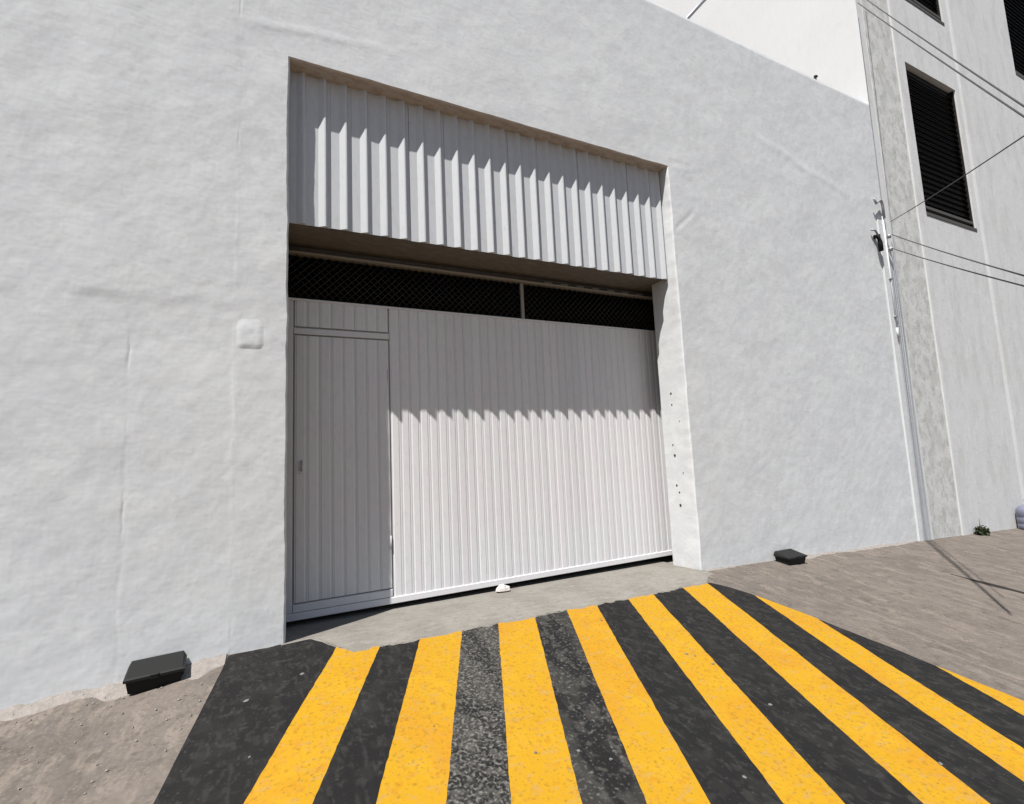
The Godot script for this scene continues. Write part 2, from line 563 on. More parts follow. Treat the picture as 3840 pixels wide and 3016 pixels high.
func build_ground() -> void:
	var xs := [-70.0, -40.0, -20.0, -10.0, -6.0, -4.0]
	xs.append_array(span(-3.0, 6.12, 0.045))
	xs.append_array([6.165, 6.178, 6.19, 6.21, 6.222, 6.235])
	xs.append_array(span(6.3, 14.0, 0.12))
	xs.append_array([16.0, 20.0, 30.0, 50.0, 90.0])
	var zs := span(-0.06, 4.6, 0.045)
	zs.append_array([5.0, 5.6, 7.0, 10.0, 16.0, 30.0, 60.0, 110.0])
	var pts := PackedVector3Array()
	for z in zs:
		for x in xs:
			var y := street_y(x, z) + ramp_raise(x, z)
			pts.append(Vector3(x, y, z))
	var st := struct("street", sheet(pts, xs.size(), zs.size(), PackedByteArray(), false), M.street)
	st.set_meta("label", "worn brown-grey concrete street sloping away from the wall")

	# dark ragged line laid across the street
	pts = PackedVector3Array()
	var zl := span(0.92, 4.5, 0.04)
	for z in zl:
		var half: float = 0.055 * smoothstep(0.9, 1.2, z) * (1.0 + 0.8 * mid.get_noise_2d(z * 0.8, 31.0))
		for k in 5:
			var x: float = 6.19 + 0.03 * mid.get_noise_2d(z * 0.5, 12.0) + half * (k - 2) / 2.0
			pts.append(Vector3(x, street_y(x, z) + (0.005 if k > 0 and k < 4 else 0.001), z))
	obj("street_line", sheet(pts, 5, zl.size(), PackedByteArray(), false), M.dark_line, st)

	# pale threshold slab between the gate and the painted ramp
	pts = PackedVector3Array()
	xs = span(0.0, 3.74, 0.034)
	var nv := 30
	for j in nv:
		for x in xs:
			var front: float = ramp_top(x) + 0.05 if x > 0.2 else 0.06
			if x > 3.3:
				front = lerpf(front, 0.14, smoothstep(3.3, 3.74, x))
			var z := lerpf(-0.9, front, float(j) / (nv - 1))
			var y := ground_y(x, z) + 0.006 if z > 0.0 else ground_y(x, maxf(z, -0.55)) + 0.006
			if z > ramp_top(x) - 0.05 and x > 0.2:
				y = maxf(y, street_y(x, z) + 0.006) + 0.0
			pts.append(Vector3(x, y - (0.02 if j == nv - 1 else 0.0), z))
	var slab := struct("threshold_pavement", sheet(pts, xs.size(), nv, PackedByteArray(), false), M.slab)
	slab.set_meta("label", "pale concrete threshold between the gate and the striped ramp")

	# ragged mortar and dust where the wall meets the street
	for run in [[-3.0, -0.3, 0.20, 5], [3.72, 7.5, 0.09, 9]]:
		pts = PackedVector3Array()
		xs = span(run[0], run[1], 0.025)
		for j in 5:
			for x in xs:
				var w: float = run[2] * (0.25 + 0.8 * absf(mid.get_noise_2d(x * 0.35, run[3])) + 0.25 * fine.get_noise_2d(x * 0.6, run[3]) + 0.9 * big.get_noise_2d(x, run[3]))
				w = maxf(w, 0.008)
				var z: float = -0.02 + (w + 0.02) * j / 4.0
				pts.append(Vector3(x, ground_y(x, z) + 0.02 * (1.0 - smoothstep(0.0, 1.0, j / 4.0)) * (0.6 + mid.get_noise_2d(x * 2.0, run[3] + 3.0)) + 0.003 - (0.006 if j == 4 else 0.0), z))
		var mo := struct("dust_strip_ground", sheet(pts, xs.size(), 5, PackedByteArray(), false), M.mortar)
		mo.set_meta("label", "ragged pale mortar and dust along the foot of the wall")

	# the painted ramp: every stripe a sheet of paint of its own
	var ramp := Node3D.new()
	ramp.name = "ramp_pavement"
	ramp.set_meta("kind", "structure")
	ramp.set_meta("label", "concrete driveway ramp painted in yellow and black diagonal stripes")
	add_child(ramp)
	var edges := [-0.28, 0.41, 0.70, 0.96, 1.25, 1.52, 1.815, 2.09, 2.36, 2.67, 2.93, 3.27, 3.56, 3.85, 4.09, 4.39, 4.66, 4.95, 5.24]
	var black_mats := [M.black, M.black, M.worn, M.half_worn, M.black, M.black, M.black, M.black, M.black, M.black]
	for s in edges.size() - 1:
		var yellow := s % 2 == 1
		var m: Material = M.yellow if yellow else black_mats[s / 2]
		obj("yellow_stripe" if yellow else "black_stripe", stripe_mesh(edges[s], edges[s + 1], s, 0.004 if not yellow else 0.0046), m, ramp)

func stripe_mesh(c0: float, c1: float, seed_: int, lift: float) -> ArrayMesh:
	var cols := 14
	var rows := 110
	var pts := PackedVector3Array()
	for i in rows:
		for j in cols:
			var c := lerpf(c0, c1, float(j) / (cols - 1))
			# where the band leaves the ramp at its top, right and left edge
			var z0 := 0.33
			for k in 8:
				z0 = ramp_top(c - SLANT * z0)
			z0 += 0.012 * fine.get_noise_2d(c * 3.0, seed_ * 5.0)
			while c - SLANT * z0 > ramp_right(z0) and z0 < 4.3:
				z0 += 0.004
			var z1 := minf(4.4, (c + 0.28) / (SLANT - 0.145))
			z1 = maxf(z1, z0 + 0.001)
			var t := float(i) / (rows - 1)
			var z := lerpf(z0, z1, t * t * 0.4 + t * 0.6)
			var x := c - SLANT * z
			if j == 0 or j == cols - 1:
				x += 0.004 * fine.get_noise_2d(z * 1.3, c * 7.0)
			pts.append(Vector3(x, street_y(x, z) + ramp_raise(x, z) + lift, z))
	return sheet(pts, cols, rows, PackedByteArray(), false)

# ---------------------------------------------------------------- the garage wall

func ridge(v: float, at: float, w: float) -> float:
	return exp(-pow((v - at) / w, 2.0))

func wall_z(x: float, y: float) -> float:
	var z := 0.0045 * big.get_noise_2d(x, y) + 0.0016 * mid.get_noise_2d(x, y) + 0.0011 * fine.get_noise_2d(x, y)
	# plaster band round the gate, a little proud
	var wob := 0.02 * mid.get_noise_2d(3.0, y)
	var band := smoothstep(-0.31 + wob, -0.285 + wob, x) * (1.0 - smoothstep(4.02 + wob, 4.05 + wob, x))
	z += 0.0024 * band * (0.6 + 0.8 * big.get_noise_2d(9.0, y * 1.3))
	# day joints in the render
	var j1 := 2.36 + 0.015 * mid.get_noise_2d(x * 0.6, 9.0)
	z += 0.0055 * smoothstep(j1 - 0.012, j1 + 0.012, y) * smoothstep(-0.24, -0.34, x) * (0.6 + 0.6 * big.get_noise_2d(x * 2.0, 3.0))
	z -= 0.0012 * ridge(x, -0.845 + 0.02 * mid.get_noise_2d(1.0, y), 0.014) * smoothstep(2.4, 2.1, y) * clampf(0.6 + mid.get_noise_2d(5.0, y * 0.6), 0, 1)
	z += 0.0045 * ridge(y, 4.48 + 0.10 * (x + 0.3) + 0.03 * mid.get_noise_2d(x * 0.5, 2.0), 0.02) * smoothstep(-0.35, -0.1, x) * smoothstep(1.1, 0.3, x)
	z -= 0.0026 * ridge(x, -0.285 + 0.006 * fine.get_noise_2d(2.0, y), 0.006) * clampf(fine.get_noise_2d(8.0, y * 0.25) * 3.0 + smoothstep(1.2, 0.2, y) * 1.3 - 0.95, 0.0, 1.0)
	z -= 0.0018 * ridge(x, -0.845 + 0.006 * fine.get_noise_2d(4.0, y), 0.006) * smoothstep(2.3, 2.0, y) * clampf(fine.get_noise_2d(12.0, y * 0.25) * 4.0 - 0.5, 0.0, 1.0)
	z -= 0.0035 * ridge(y, 4.34, 0.012) * smoothstep(3.7, 3.75, x) * smoothstep(4.06, 4.0, x)
	# trowel strokes right of the gate
	var d := y - (3.55 + (x - 3.71) * 0.85)
	z -= 0.004 * exp(-pow(d / 0.03, 2.0)) * smoothstep(3.72, 3.78, x) * smoothstep(4.06, 3.98, x)
	z += 0.0035 * ridge(y, 5.05 - 0.25 * (x - 5.2) + 0.08 * mid.get_noise_2d(x * 0.4, 5.0), 0.05) * smoothstep(4.9, 5.4, x) * smoothstep(7.3, 6.6, x)
	return z

func jamb_wave(y: float, s: float) -> float:
	return 0.008 * mid.get_noise_2d(s, y * 0.5) + 0.004 * fine.get_noise_2d(s, y * 0.7)

func build_garage() -> void:
	var g := thing("garage_wall", "long pale grey rendered wall with a recessed gate opening", "wall")
	var xs := [-12.0, -9.0, -6.0, -4.0, -3.0]
	xs.append_array(span(-2.4, OX0 - 0.04, 0.026))
	for q in [-0.845, -0.285]:
		for k in 7:
			xs.append(q + (k - 3) * 0.006)
	xs.append(OX0 - 0.012)
	xs.sort()
	var i0: int = xs.size() - 1
	xs.append_array(span(OX0 + 0.1, OX1 - 0.1, 0.05))
	var i1: int = xs.size()
	xs.append_array(span(OX1 + 0.012, WALL_END, 0.03))
	var ys := [-1.2, -0.6]
	ys.append_array(span(-0.35, OTOP + 0.012, 0.026))
	var jt: int = ys.size() - 1
	ys.append_array(span(OTOP + 0.04, WALL_TOP - 0.03, 0.03))
	ys.append(WALL_TOP - 0.012)
	var pts := PackedVector3Array()
	for y in ys:
		for i in xs.size():
			var x: float = xs[i]
			var yy: float = y
			if y <= OTOP + 0.02:
				if i == i0:
					x += jamb_wave(y, 1.0)
				elif i == i1:
					x += jamb_wave(y, 2.0)
			if absf(y - OTOP - 0.012) < 0.001:
				yy += 0.004 * mid.get_noise_2d(x, 8.0)
			pts.append(Vector3(x, yy, wall_z(xs[i], y) - (0.012 if y > WALL_TOP - 0.02 else 0.0)))
	var hole := PackedByteArray()
	for j in ys.size():
		for i in xs.size():
			hole.append(1 if i >= i0 and i < i1 and j < jt else 0)
	obj("rendered_face", sheet(pts, xs.size(), ys.size(), hole, true), M.wall, g)

	# reveals of the opening, with a rounded arris
	for side in 2:
		var x0: float = OX0 if side == 0 else OX1
		var s := -1.0 if side == 0 else 1.0
		var zs := [0.0, -0.005, -0.014, -0.05, -0.09, -0.13, -0.18, -0.23, -0.28, -0.33, -0.37]
		var off := [0.012, 0.004, 0.0, 0, 0, 0, 0, 0, 0, 0, 0]
		var yl := span(-0.3, OTOP + 0.012, 0.026)
		pts = PackedVector3Array()
		for y in yl:
			var ww := wall_z(x0 + s * 0.012, y)
			for k in zs.size():
				var fade: float = clampf(1.0 + zs[k] / 0.2, 0.2, 1.0)
				var px: float = x0 + s * off[k] + jamb_wave(y, 1.0 + side) * fade + 0.0022 * mid.get_noise_2d(zs[k] * 1.5 + 20.0 * side, y)
				if k == 0:
					px = x0 + s * 0.012 + jamb_wave(y, 1.0 + side)
				pts.append(Vector3(px, y, zs[k] + (ww if k < 3 else 0.0)))
		obj("reveal", sheet(pts, zs.size(), yl.size(), PackedByteArray(), side == 0), M.wall, g)
	pts = PackedVector3Array()
	var xl := span(OX0 - 0.012, OX1 + 0.012, 0.05)
	var zs2 := [0.0, -0.006, -0.014, -0.06, -0.20]
	for x in xl:
		for k in zs2.size():
			pts.append(Vector3(x, OTOP + [0.012, 0.003, 0.0, 0.0, 0.0][k] + 0.004 * mid.get_noise_2d(x, 8.0), zs2[k] + (wall_z(x, OTOP + 0.012) if k < 2 else 0.0)))
	obj("lintel_soffit", sheet(pts, zs2.size(), xl.size(), PackedByteArray(), true), M.lintel_paint, g)

	# body of the wall behind its face, parapet top, roof and the dark garage inside
	obj("parapet_top", box(Vector3(-12, WALL_TOP - 0.3, -0.26), Vector3(WALL_END, WALL_TOP, -0.010), 0.012), M.wall, g)
	obj("wall_core", box(Vector3(-12, -1.2, -0.372), Vector3(OX0 - 0.012, WALL_TOP - 0.31, -0.02), 0.0), M.wall, g)
	obj("wall_core", box(Vector3(OX1 + 0.012, -1.2, -0.372), Vector3(WALL_END, WALL_TOP - 0.31, -0.02), 0.0), M.wall, g)
	obj("wall_core", box(Vector3(OX0 - 0.011, OTOP + 0.02, -0.372), Vector3(OX1 + 0.011, WALL_TOP - 0.31, -0.02), 0.0), M.wall, g)
	obj("roof", box(Vector3(-12, 5.6, -9.0), Vector3(WALL_END - 0.3, 5.8, -0.373), 0.0), M.inside, g)
	obj("inner_wall", box(Vector3(-3.2, -0.5, -7.2), Vector3(7.0, 5.59, -7.0), 0.0), M.inside, g)
	obj("inner_wall", box(Vector3(-3.4, -0.5, -7.0), Vector3(-3.2, 5.59, -0.373), 0.0), M.inside, g)
	obj("inner_wall", box(Vector3(6.8, -0.5, -7.0), Vector3(7.0, 5.59, -0.373), 0.0), M.inside, g)
	obj("inner_floor", box(Vector3(-3.19, -0.3, -6.99), Vector3(6.79, 0.035, -0.375), 0.0), M.inside, g)

	# dark solid discs, coloured as the shade inside bolt holes in the sunlit reveal
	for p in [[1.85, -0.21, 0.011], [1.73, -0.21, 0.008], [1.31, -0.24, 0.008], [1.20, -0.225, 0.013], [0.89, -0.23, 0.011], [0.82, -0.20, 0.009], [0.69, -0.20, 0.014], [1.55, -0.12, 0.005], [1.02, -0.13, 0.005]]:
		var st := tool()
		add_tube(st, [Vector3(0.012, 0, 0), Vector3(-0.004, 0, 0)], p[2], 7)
		obj("dark_bolt_disc", done(st), M.dark, g, Vector3(OX1 + jamb_wave(p[0], 2.0) * clampf(1.0 + p[1] / 0.2, 0.2, 1.0), p[0], p[1]))

	# corrugated sheet over the gate, one rib after another
	var valance := Node3D.new()
	valance.name = "valance"
	valance.set_meta("label", "ribbed white sheet metal panel filling the top of the opening")
	g.add_child(valance)
	var pitch := (OX1 - OX0 + 0.02) / 24.0
	for i in 24:
		var k := pitch / 0.15
		var zt := -0.132 + rng.randf_range(-0.001, 0.001)
		var zc := -0.105 + rng.randf_range(-0.0015, 0.0015)
		var prof := []
		for q in [[0.0005, zt], [0.062, zt], [0.065, zt + 0.002], [0.102, zc - 0.001], [0.106, zc], [0.113, zc], [0.116, zc - 0.002], [0.127, zt + 0.002], [0.131, zt], [0.1495, zt]]:
			prof.append(Vector2(q[0] * k, q[1]))
		var o := obj("corrugated_rib", board(prof, 3.062 + rng.randf_range(-0.003, 0.003), 4.35, -0.1365), M.valance, valance, Vector3(OX0 - 0.01 + pitch * i, 0, 0))
		o.rotation.y = rng.randf_range(-0.012, 0.012)
	# soffit and header over the gate
	obj("soffit_board", box(Vector3(OX0 - 0.01, 3.085, -0.66), Vector3(OX1 + 0.01, 3.11, -0.138), 0.002), M.timber, g)
	obj("soffit_board", box(Vector3(OX1 + 0.012, 3.085, -0.66), Vector3(4.6, 3.11, -0.375), 0.002), M.timber, g)
	obj("bottom_lip", box(Vector3(OX0 - 0.01, 3.066, -0.158), Vector3(OX1 + 0.01, 3.084, -0.137), 0.002), M.sill, g)
	obj("header_beam", box(Vector3(OX0 - 0.3, 3.035, -0.66), Vector3(4.6, 3.084, -0.60), 0.004), M.timber, g)
	obj("track_channel", box(Vector3(OX0 - 0.3, 2.998, -0.60), Vector3(4.6, 3.012, -0.515), 0.003), M.rail, g)
	obj("track_channel", box(Vector3(OX0 - 0.3, 3.013, -0.60), Vector3(4.6, 3.034, -0.575), 0.002), M.timber, g)
	for i in 7:
		var x := 2.42 + 0.20 * i
		obj("track_clip", box(Vector3(x, 3.013, -0.574), Vector3(x + 0.09, 3.04, -0.54), 0.003), M.rail, g)

# ---------------------------------------------------------------- the gate

func slat_profile(w: float) -> Array:
	return [Vector2(0.001, -0.0034), Vector2(0.009, -0.0034), Vector2(0.015, 0.0), Vector2(w - 0.020, 0.0), Vector2(w - 0.014, -0.0034), Vector2(w - 0.001, -0.0034)]

func build_gate() -> void:
	var g := thing("sliding_gate", "pale ribbed metal gate with a narrow walk-through door and mesh above", "gate", Vector3(-0.06, 0.0, GATE_Z))
	var W := 4.12
	var bottom := 0.112
	var top := 2.604
	var y_rail := 0.165
	var mats := [M.sheet0, M.sheet1, M.sheet2]
	var dx0 := 0.146   # walk-through door
	var dx1 := 0.886
	var dy0 := 0.24
	var dy1 := 2.315
	var nd := 8
	var dw := (dx1 - dx0) / nd
	var head := board(slat_profile(dw), dy1 + 0.078, top, -0.02)
	var n_rest := int(round((W - dx1 - 0.01) / 0.0858))
	var rw := (W - dx1 - 0.012) / n_rest
	var full := board(slat_profile(rw), y_rail + 0.001, top, -0.02)
	for i in n_rest:
		obj("slat", full, mats[rng.randi() % 3], g, Vector3(dx1 + 0.012 + rw * i, 0, rng.randf_range(-0.0012, 0.0012))).rotation.y = rng.randf_range(-0.010, 0.010)
	for i in nd:
		obj("slat", head, mats[rng.randi() % 3], g, Vector3(dx0 + dw * i, 0, rng.randf_range(-0.0012, 0.0012)))
	obj("edge_strip", box(Vector3(0.0, y_rail + 0.001, -0.02), Vector3(dx0 - 0.012, top, 0.002), 0.003), M.sheet0, g)
	obj("door_head", box(Vector3(dx0 - 0.008, dy1 + 0.014, -0.02), Vector3(dx1 + 0.008, dy1 + 0.064, 0.001), 0.003), M.sheet2, g)
	obj("backing_sheet", box(Vector3(0.0, y_rail - 0.02, -0.028), Vector3(W, top - 0.005, -0.022), 0.0), M.frame, g)
	obj("bottom_rail", box(Vector3(0.0, bottom, -0.03), Vector3(W, y_rail, 0.008), 0.004), M.sheet1, g)
	obj("kick_plate", box(Vector3(dx0 - 0.01, y_rail + 0.003, -0.018), Vector3(dx1 + 0.004, dy0 - 0.012, 0.004), 0.004), M.sheet0, g)
	# the door
	var door := Node3D.new()
	door.name = "walk_through_door"
	door.set_meta("label", "narrow ribbed door cut into the gate")
	g.add_child(door)
	var leaf := board(slat_profile(dw), dy0, dy1, -0.018)
	for i in nd:
		obj("slat", leaf, mats[rng.randi() % 3], door, Vector3(dx0 + dw * i, 0, 0.003 + rng.randf_range(-0.001, 0.001)))
	obj("lock_plate", box(Vector3(dx0 + 0.035, 1.21, 0.004), Vector3(dx0 + 0.065, 1.31, 0.008), 0.002), M.sheet2, door)
	obj("handle", tube([Vector3(dx0 + 0.052, 1.235, 0.012), Vector3(dx0 + 0.052, 1.235, 0.034), Vector3(dx0 + 0.052, 1.305, 0.034), Vector3(dx0 + 0.052, 1.305, 0.012)], 0.007), M.steel, door)
	obj("hinge", tube([Vector3(dx1 - 0.004, 0.55, 0.006), Vector3(dx1 - 0.004, 0.66, 0.005)], 0.0045), M.sheet0, door)
	obj("hinge", tube([Vector3(dx1 - 0.004, 1.95, 0.006), Vector3(dx1 - 0.004, 2.06, 0.005)], 0.0045), M.sheet0, door)
	# wire mesh over the leaf
	obj("top_rail", box(Vector3(0.0, top + 0.001, -0.03), Vector3(W, top + 0.022, 0.001), 0.003), M.sheet2, g)
	obj("upright", box(Vector3(2.205, top + 0.023, -0.02), Vector3(2.238, 2.994, 0.006), 0.003), M.rail, g)
	obj("upright", box(Vector3(0.0, top + 0.023, -0.02), Vector3(0.03, 2.994, 0.0), 0.003), M.rail, g)
	obj("upright", box(Vector3(W - 0.03, top + 0.023, -0.02), Vector3(W, 2.994, 0.0), 0.003), M.rail, g)
	for part in [[0.03, 2.205], [2.238, W - 0.03]]:
		var st := tool()
		var y0 := top + 0.023
		var y1 := 2.994
		var hgt := y1 - y0
		var x: float = part[0] - hgt
		while x < part[1]:
			for dirn in 2:
				# clip the diagonal to the panel
				var t0 := clampf((part[0] - x) / hgt, 0.0, 1.0)
				var t1 := clampf((part[1] - x) / hgt, 0.0, 1.0)
				if t1 - t0 > 0.05:
					var ya := y0 + hgt * t0 if dirn == 0 else y1 - hgt * t0
					var yb := y0 + hgt * t1 if dirn == 0 else y1 - hgt * t1
					add_tube(st, [Vector3(x + hgt * t0, ya, -0.008 - 0.004 * dirn), Vector3(x + hgt * t1, yb, -0.008 - 0.004 * dirn)], 0.0028, 4)
			x += 0.062
		var mo := obj("wire_mesh", done(st), M.mesh, g)
		mo.set_meta("kind", "stuff")

# ---------------------------------------------------------------- the taller block to the right

func facade_z(x: float) -> float:
	if x < 8.8:
		return 0.0
	if x < 10.87:
		return 0.014
	return 0.032

func build_tall_block() -> void:
	var b := thing("apartment_block", "tall pale concrete block with dark windows rising beyond the grey wall", "building", Vector3(WALL_END, -0.3, -4.0))
	var sh := -b.position
	var top := 15.0
	var wins := [[9.05, 4.70, 10.69, 7.32], [9.05, 8.55, 10.65, 11.2], [13.45, 8.52, 15.1, 11.2], [13.45, 4.70, 15.1, 7.32], [9.05, 12.3, 10.65, 14.6], [17.0, 4.7, 18.6, 7.32], [17.0, 8.52, 18.6, 11.2]]
	var xs := span(WALL_END + 0.002, 8.798, 0.06)
	xs.append_array([8.803])
	xs.append_array(span(8.86, 9.05, 0.06))
	xs.append_array(span(9.10, 10.6, 0.06))
	xs.append_array([10.65, 10.69, 10.75, 10.82, 10.867, 10.873])
	xs.append_array(span(10.93, 13.45, 0.1))
	xs.append_array(span(13.6, 15.1, 0.15))
	xs.append_array(span(15.3, 17.0, 0.3))
	xs.append_array([17.5, 18.0, 18.6, 20.0, 22.0])
	var ys := span(-1.5, 4.70, 0.1)
	ys.append_array(span(4.8, 7.32, 0.12))
	ys.append_array(span(7.44, 8.52, 0.12))
	ys.append(8.55)
	ys.append_array(span(8.7, 11.2, 0.25))
	ys.append_array(span(11.4, 12.3, 0.2))
	ys.append_array(span(12.6, 14.6, 0.4))
	ys.append(top)
	var pts := PackedVector3Array()
	for y in ys:
		for x in xs:
			pts.append(Vector3(x, y, facade_z(x) + 0.002 * big.get_noise_2d(x, y) + 0.001 * mid.get_noise_2d(x, y)))
	var skip := PackedByteArray()
	for j in ys.size():
		for i in xs.size():
			var cx: float = (xs[i] + xs[mini(i + 1, xs.size() - 1)]) * 0.5
			var cy: float = (ys[j] + ys[mini(j + 1, ys.size() - 1)]) * 0.5
			var open := 0
			for w in wins:
				if cx > w[0] and cx < w[2] and cy > w[1] and cy < w[3]:
					open = 1
			skip.append(open)
	obj("street_face", sheet(pts, xs.size(), ys.size(), skip, true), M.block, b, sh)
	# side, back, top
	pts = PackedVector3Array()
	var zl := span(-9.0, 0.0, 0.25)
	var yl := span(-1.0, top, 0.25)
	for y in yl:
		for z in zl:
			pts.append(Vector3(WALL_END + 0.004 * big.get_noise_2d(z, y) * smoothstep(0.0, -0.3, z), y, z))
	obj("side_wall", sheet(pts, zl.size(), yl.size(), PackedByteArray(), true), M.white_wall, b, sh)
	obj("roof", box(Vector3(WALL_END + 0.02, top - 0.2, -9.0), Vector3(22, top - 0.001, -0.02), 0.0), M.block, b, sh)
	obj("rear_wall", box(Vector3(WALL_END + 0.02, -1.0, -9.0), Vector3(22, top - 0.21, -8.8), 0.0), M.block, b, sh)
	obj("end_wall", box(Vector3(21.8, -1.0, -8.79), Vector3(22, top - 0.21, -0.02), 0.0), M.block, b, sh)
	# plain rendered strip at the joint of wall and block
	obj("corner_strip", box(Vector3(7.63, -0.35, -0.02), Vector3(7.97, 4.38, 0.020), 0.004), M.wall, b, sh)
	obj("weathered_strip", box(Vector3(8.0, -0.35, -0.02), Vector3(8.774, 14.9, 0.0055), 0.002), M.weathered, b, sh)
	obj("edge_bead", box(Vector3(8.775, -0.35, 0.001), Vector3(8.797, 8.4, 0.024), 0.004), M.block, b, sh)
	# windows
	for w in wins:
		var win := Node3D.new()
		win.name = "window"
		b.add_child(win, true)
		win.position = sh
		var zf := facade_z((w[0] + w[2]) * 0.5)
		var st := tool()
		for q in [[w[0], w[1], w[0], w[3]], [w[0], w[3], w[2], w[3]], [w[2], w[3], w[2], w[1]], [w[2], w[1], w[0], w[1]]]:
			quad(st, Vector3(q[0], q[1], zf), Vector3(q[0], q[1], -0.07), Vector3(q[2], q[3], -0.07), Vector3(q[2], q[3], zf))
		obj("reveal", done(st), M.block, win)
		obj("pane", box(Vector3(w[0], w[1], -0.09), Vector3(w[2], w[3], -0.075), 0.0), M.pane, win)
		var y: float = w[1] + 0.28
		while y < w[3] - 0.1:
			var lv := obj("louvre", box(Vector3(w[0] + 0.035, -0.002, -0.030), Vector3(w[2] - 0.035, 0.002, 0.030), 0.001), M.louvre, win, Vector3(0, y, -0.045))
			lv.rotation.x = 0.75
			y += 0.10
		for f in [[w[0], w[0] + 0.03], [w[2] - 0.03, w[2]]]:
			obj("frame", box(Vector3(f[0] + 0.001, w[1] + 0.001, -0.07), Vector3(f[1] - 0.001, w[3] - 0.001, -0.012), 0.002), M.pane, win)
		obj("lower_rail", box(Vector3(w[0] + 0.031, w[1] + 0.14, -0.07), Vector3(w[2] - 0.031, w[1] + 0.19, -0.008), 0.003), M.sill, win)
		obj("sill", box(Vector3(w[0] + 0.002, w[1] + 0.002, -0.07), Vector3(w[2] - 0.002, w[1] + 0.06, zf + 0.008), 0.004), M.sill, win)

# ---------------------------------------------------------------- smaller things

func bait_box(label: String, at: Vector3, turn: float) -> Node3D:
	var t := thing("bait_box", label, "bait box", at, "black bait boxes at the foot of the wall")
	t.rotation.y = turn
	var st := tool()
	# body narrows towards the ground
	var a := [[0.118, 0.0, 0.075], [0.128, 0.066, 0.085]]
	var c := []
	for l in a:
		c.append([Vector3(-l[0], l[1], -l[2]), Vector3(l[0], l[1], -l[2]), Vector3(l[0], l[1], l[2]), Vector3(-l[0], l[1], l[2])])
	for k in 4:
		var k2 := (k + 1) % 4
		quad(st, c[0][k], c[0][k2], c[1][k2], c[1][k])
	quad(st, c[0][0], c[0][3], c[0][2], c[0][1])
	quad(st, c[1][0], c[1][1], c[1][2], c[1][3])
	obj("body", done(st), M.plastic, t)
	# lid with a rim, higher at the back
	st = tool()
	var r := [Vector3(-0.138, 0.067, -0.09), Vector3(0.138, 0.067, -0.09), Vector3(0.138, 0.067, 0.095), Vector3(-0.138, 0.067, 0.095)]
	var q := [Vector3(-0.138, 0.082, -0.09), Vector3(0.138, 0.082, -0.09), Vector3(0.138, 0.080, 0.095), Vector3(-0.138, 0.080, 0.095)]
	var u := [Vector3(-0.122, 0.115, -0.084), Vector3(0.122, 0.115, -0.084), Vector3(0.126, 0.086, 0.085), Vector3(-0.126, 0.086, 0.085)]
	for k in 4:
		var k2 := (k + 1) % 4
		quad(st, r[k], r[k2], q[k2], q[k])
		quad(st, q[k], q[k2], u[k2], u[k])
	quad(st, u[0], u[1], u[2], u[3])
	quad(st, r[0], r[3], r[2], r[1])
	obj("lid", done(st), M.plastic_lid, t)
	st = tool()
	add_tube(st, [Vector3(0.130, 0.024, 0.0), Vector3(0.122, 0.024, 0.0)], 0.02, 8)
	obj("dark_entry_disc", done(st), M.dark, t)  # dark disc on the side, its colour standing in for the shaded opening
	obj("latch", box(Vector3(-0.02, 0.06, 0.086), Vector3(0.02, 0.088, 0.101), 0.003), M.plastic, t)
	return t

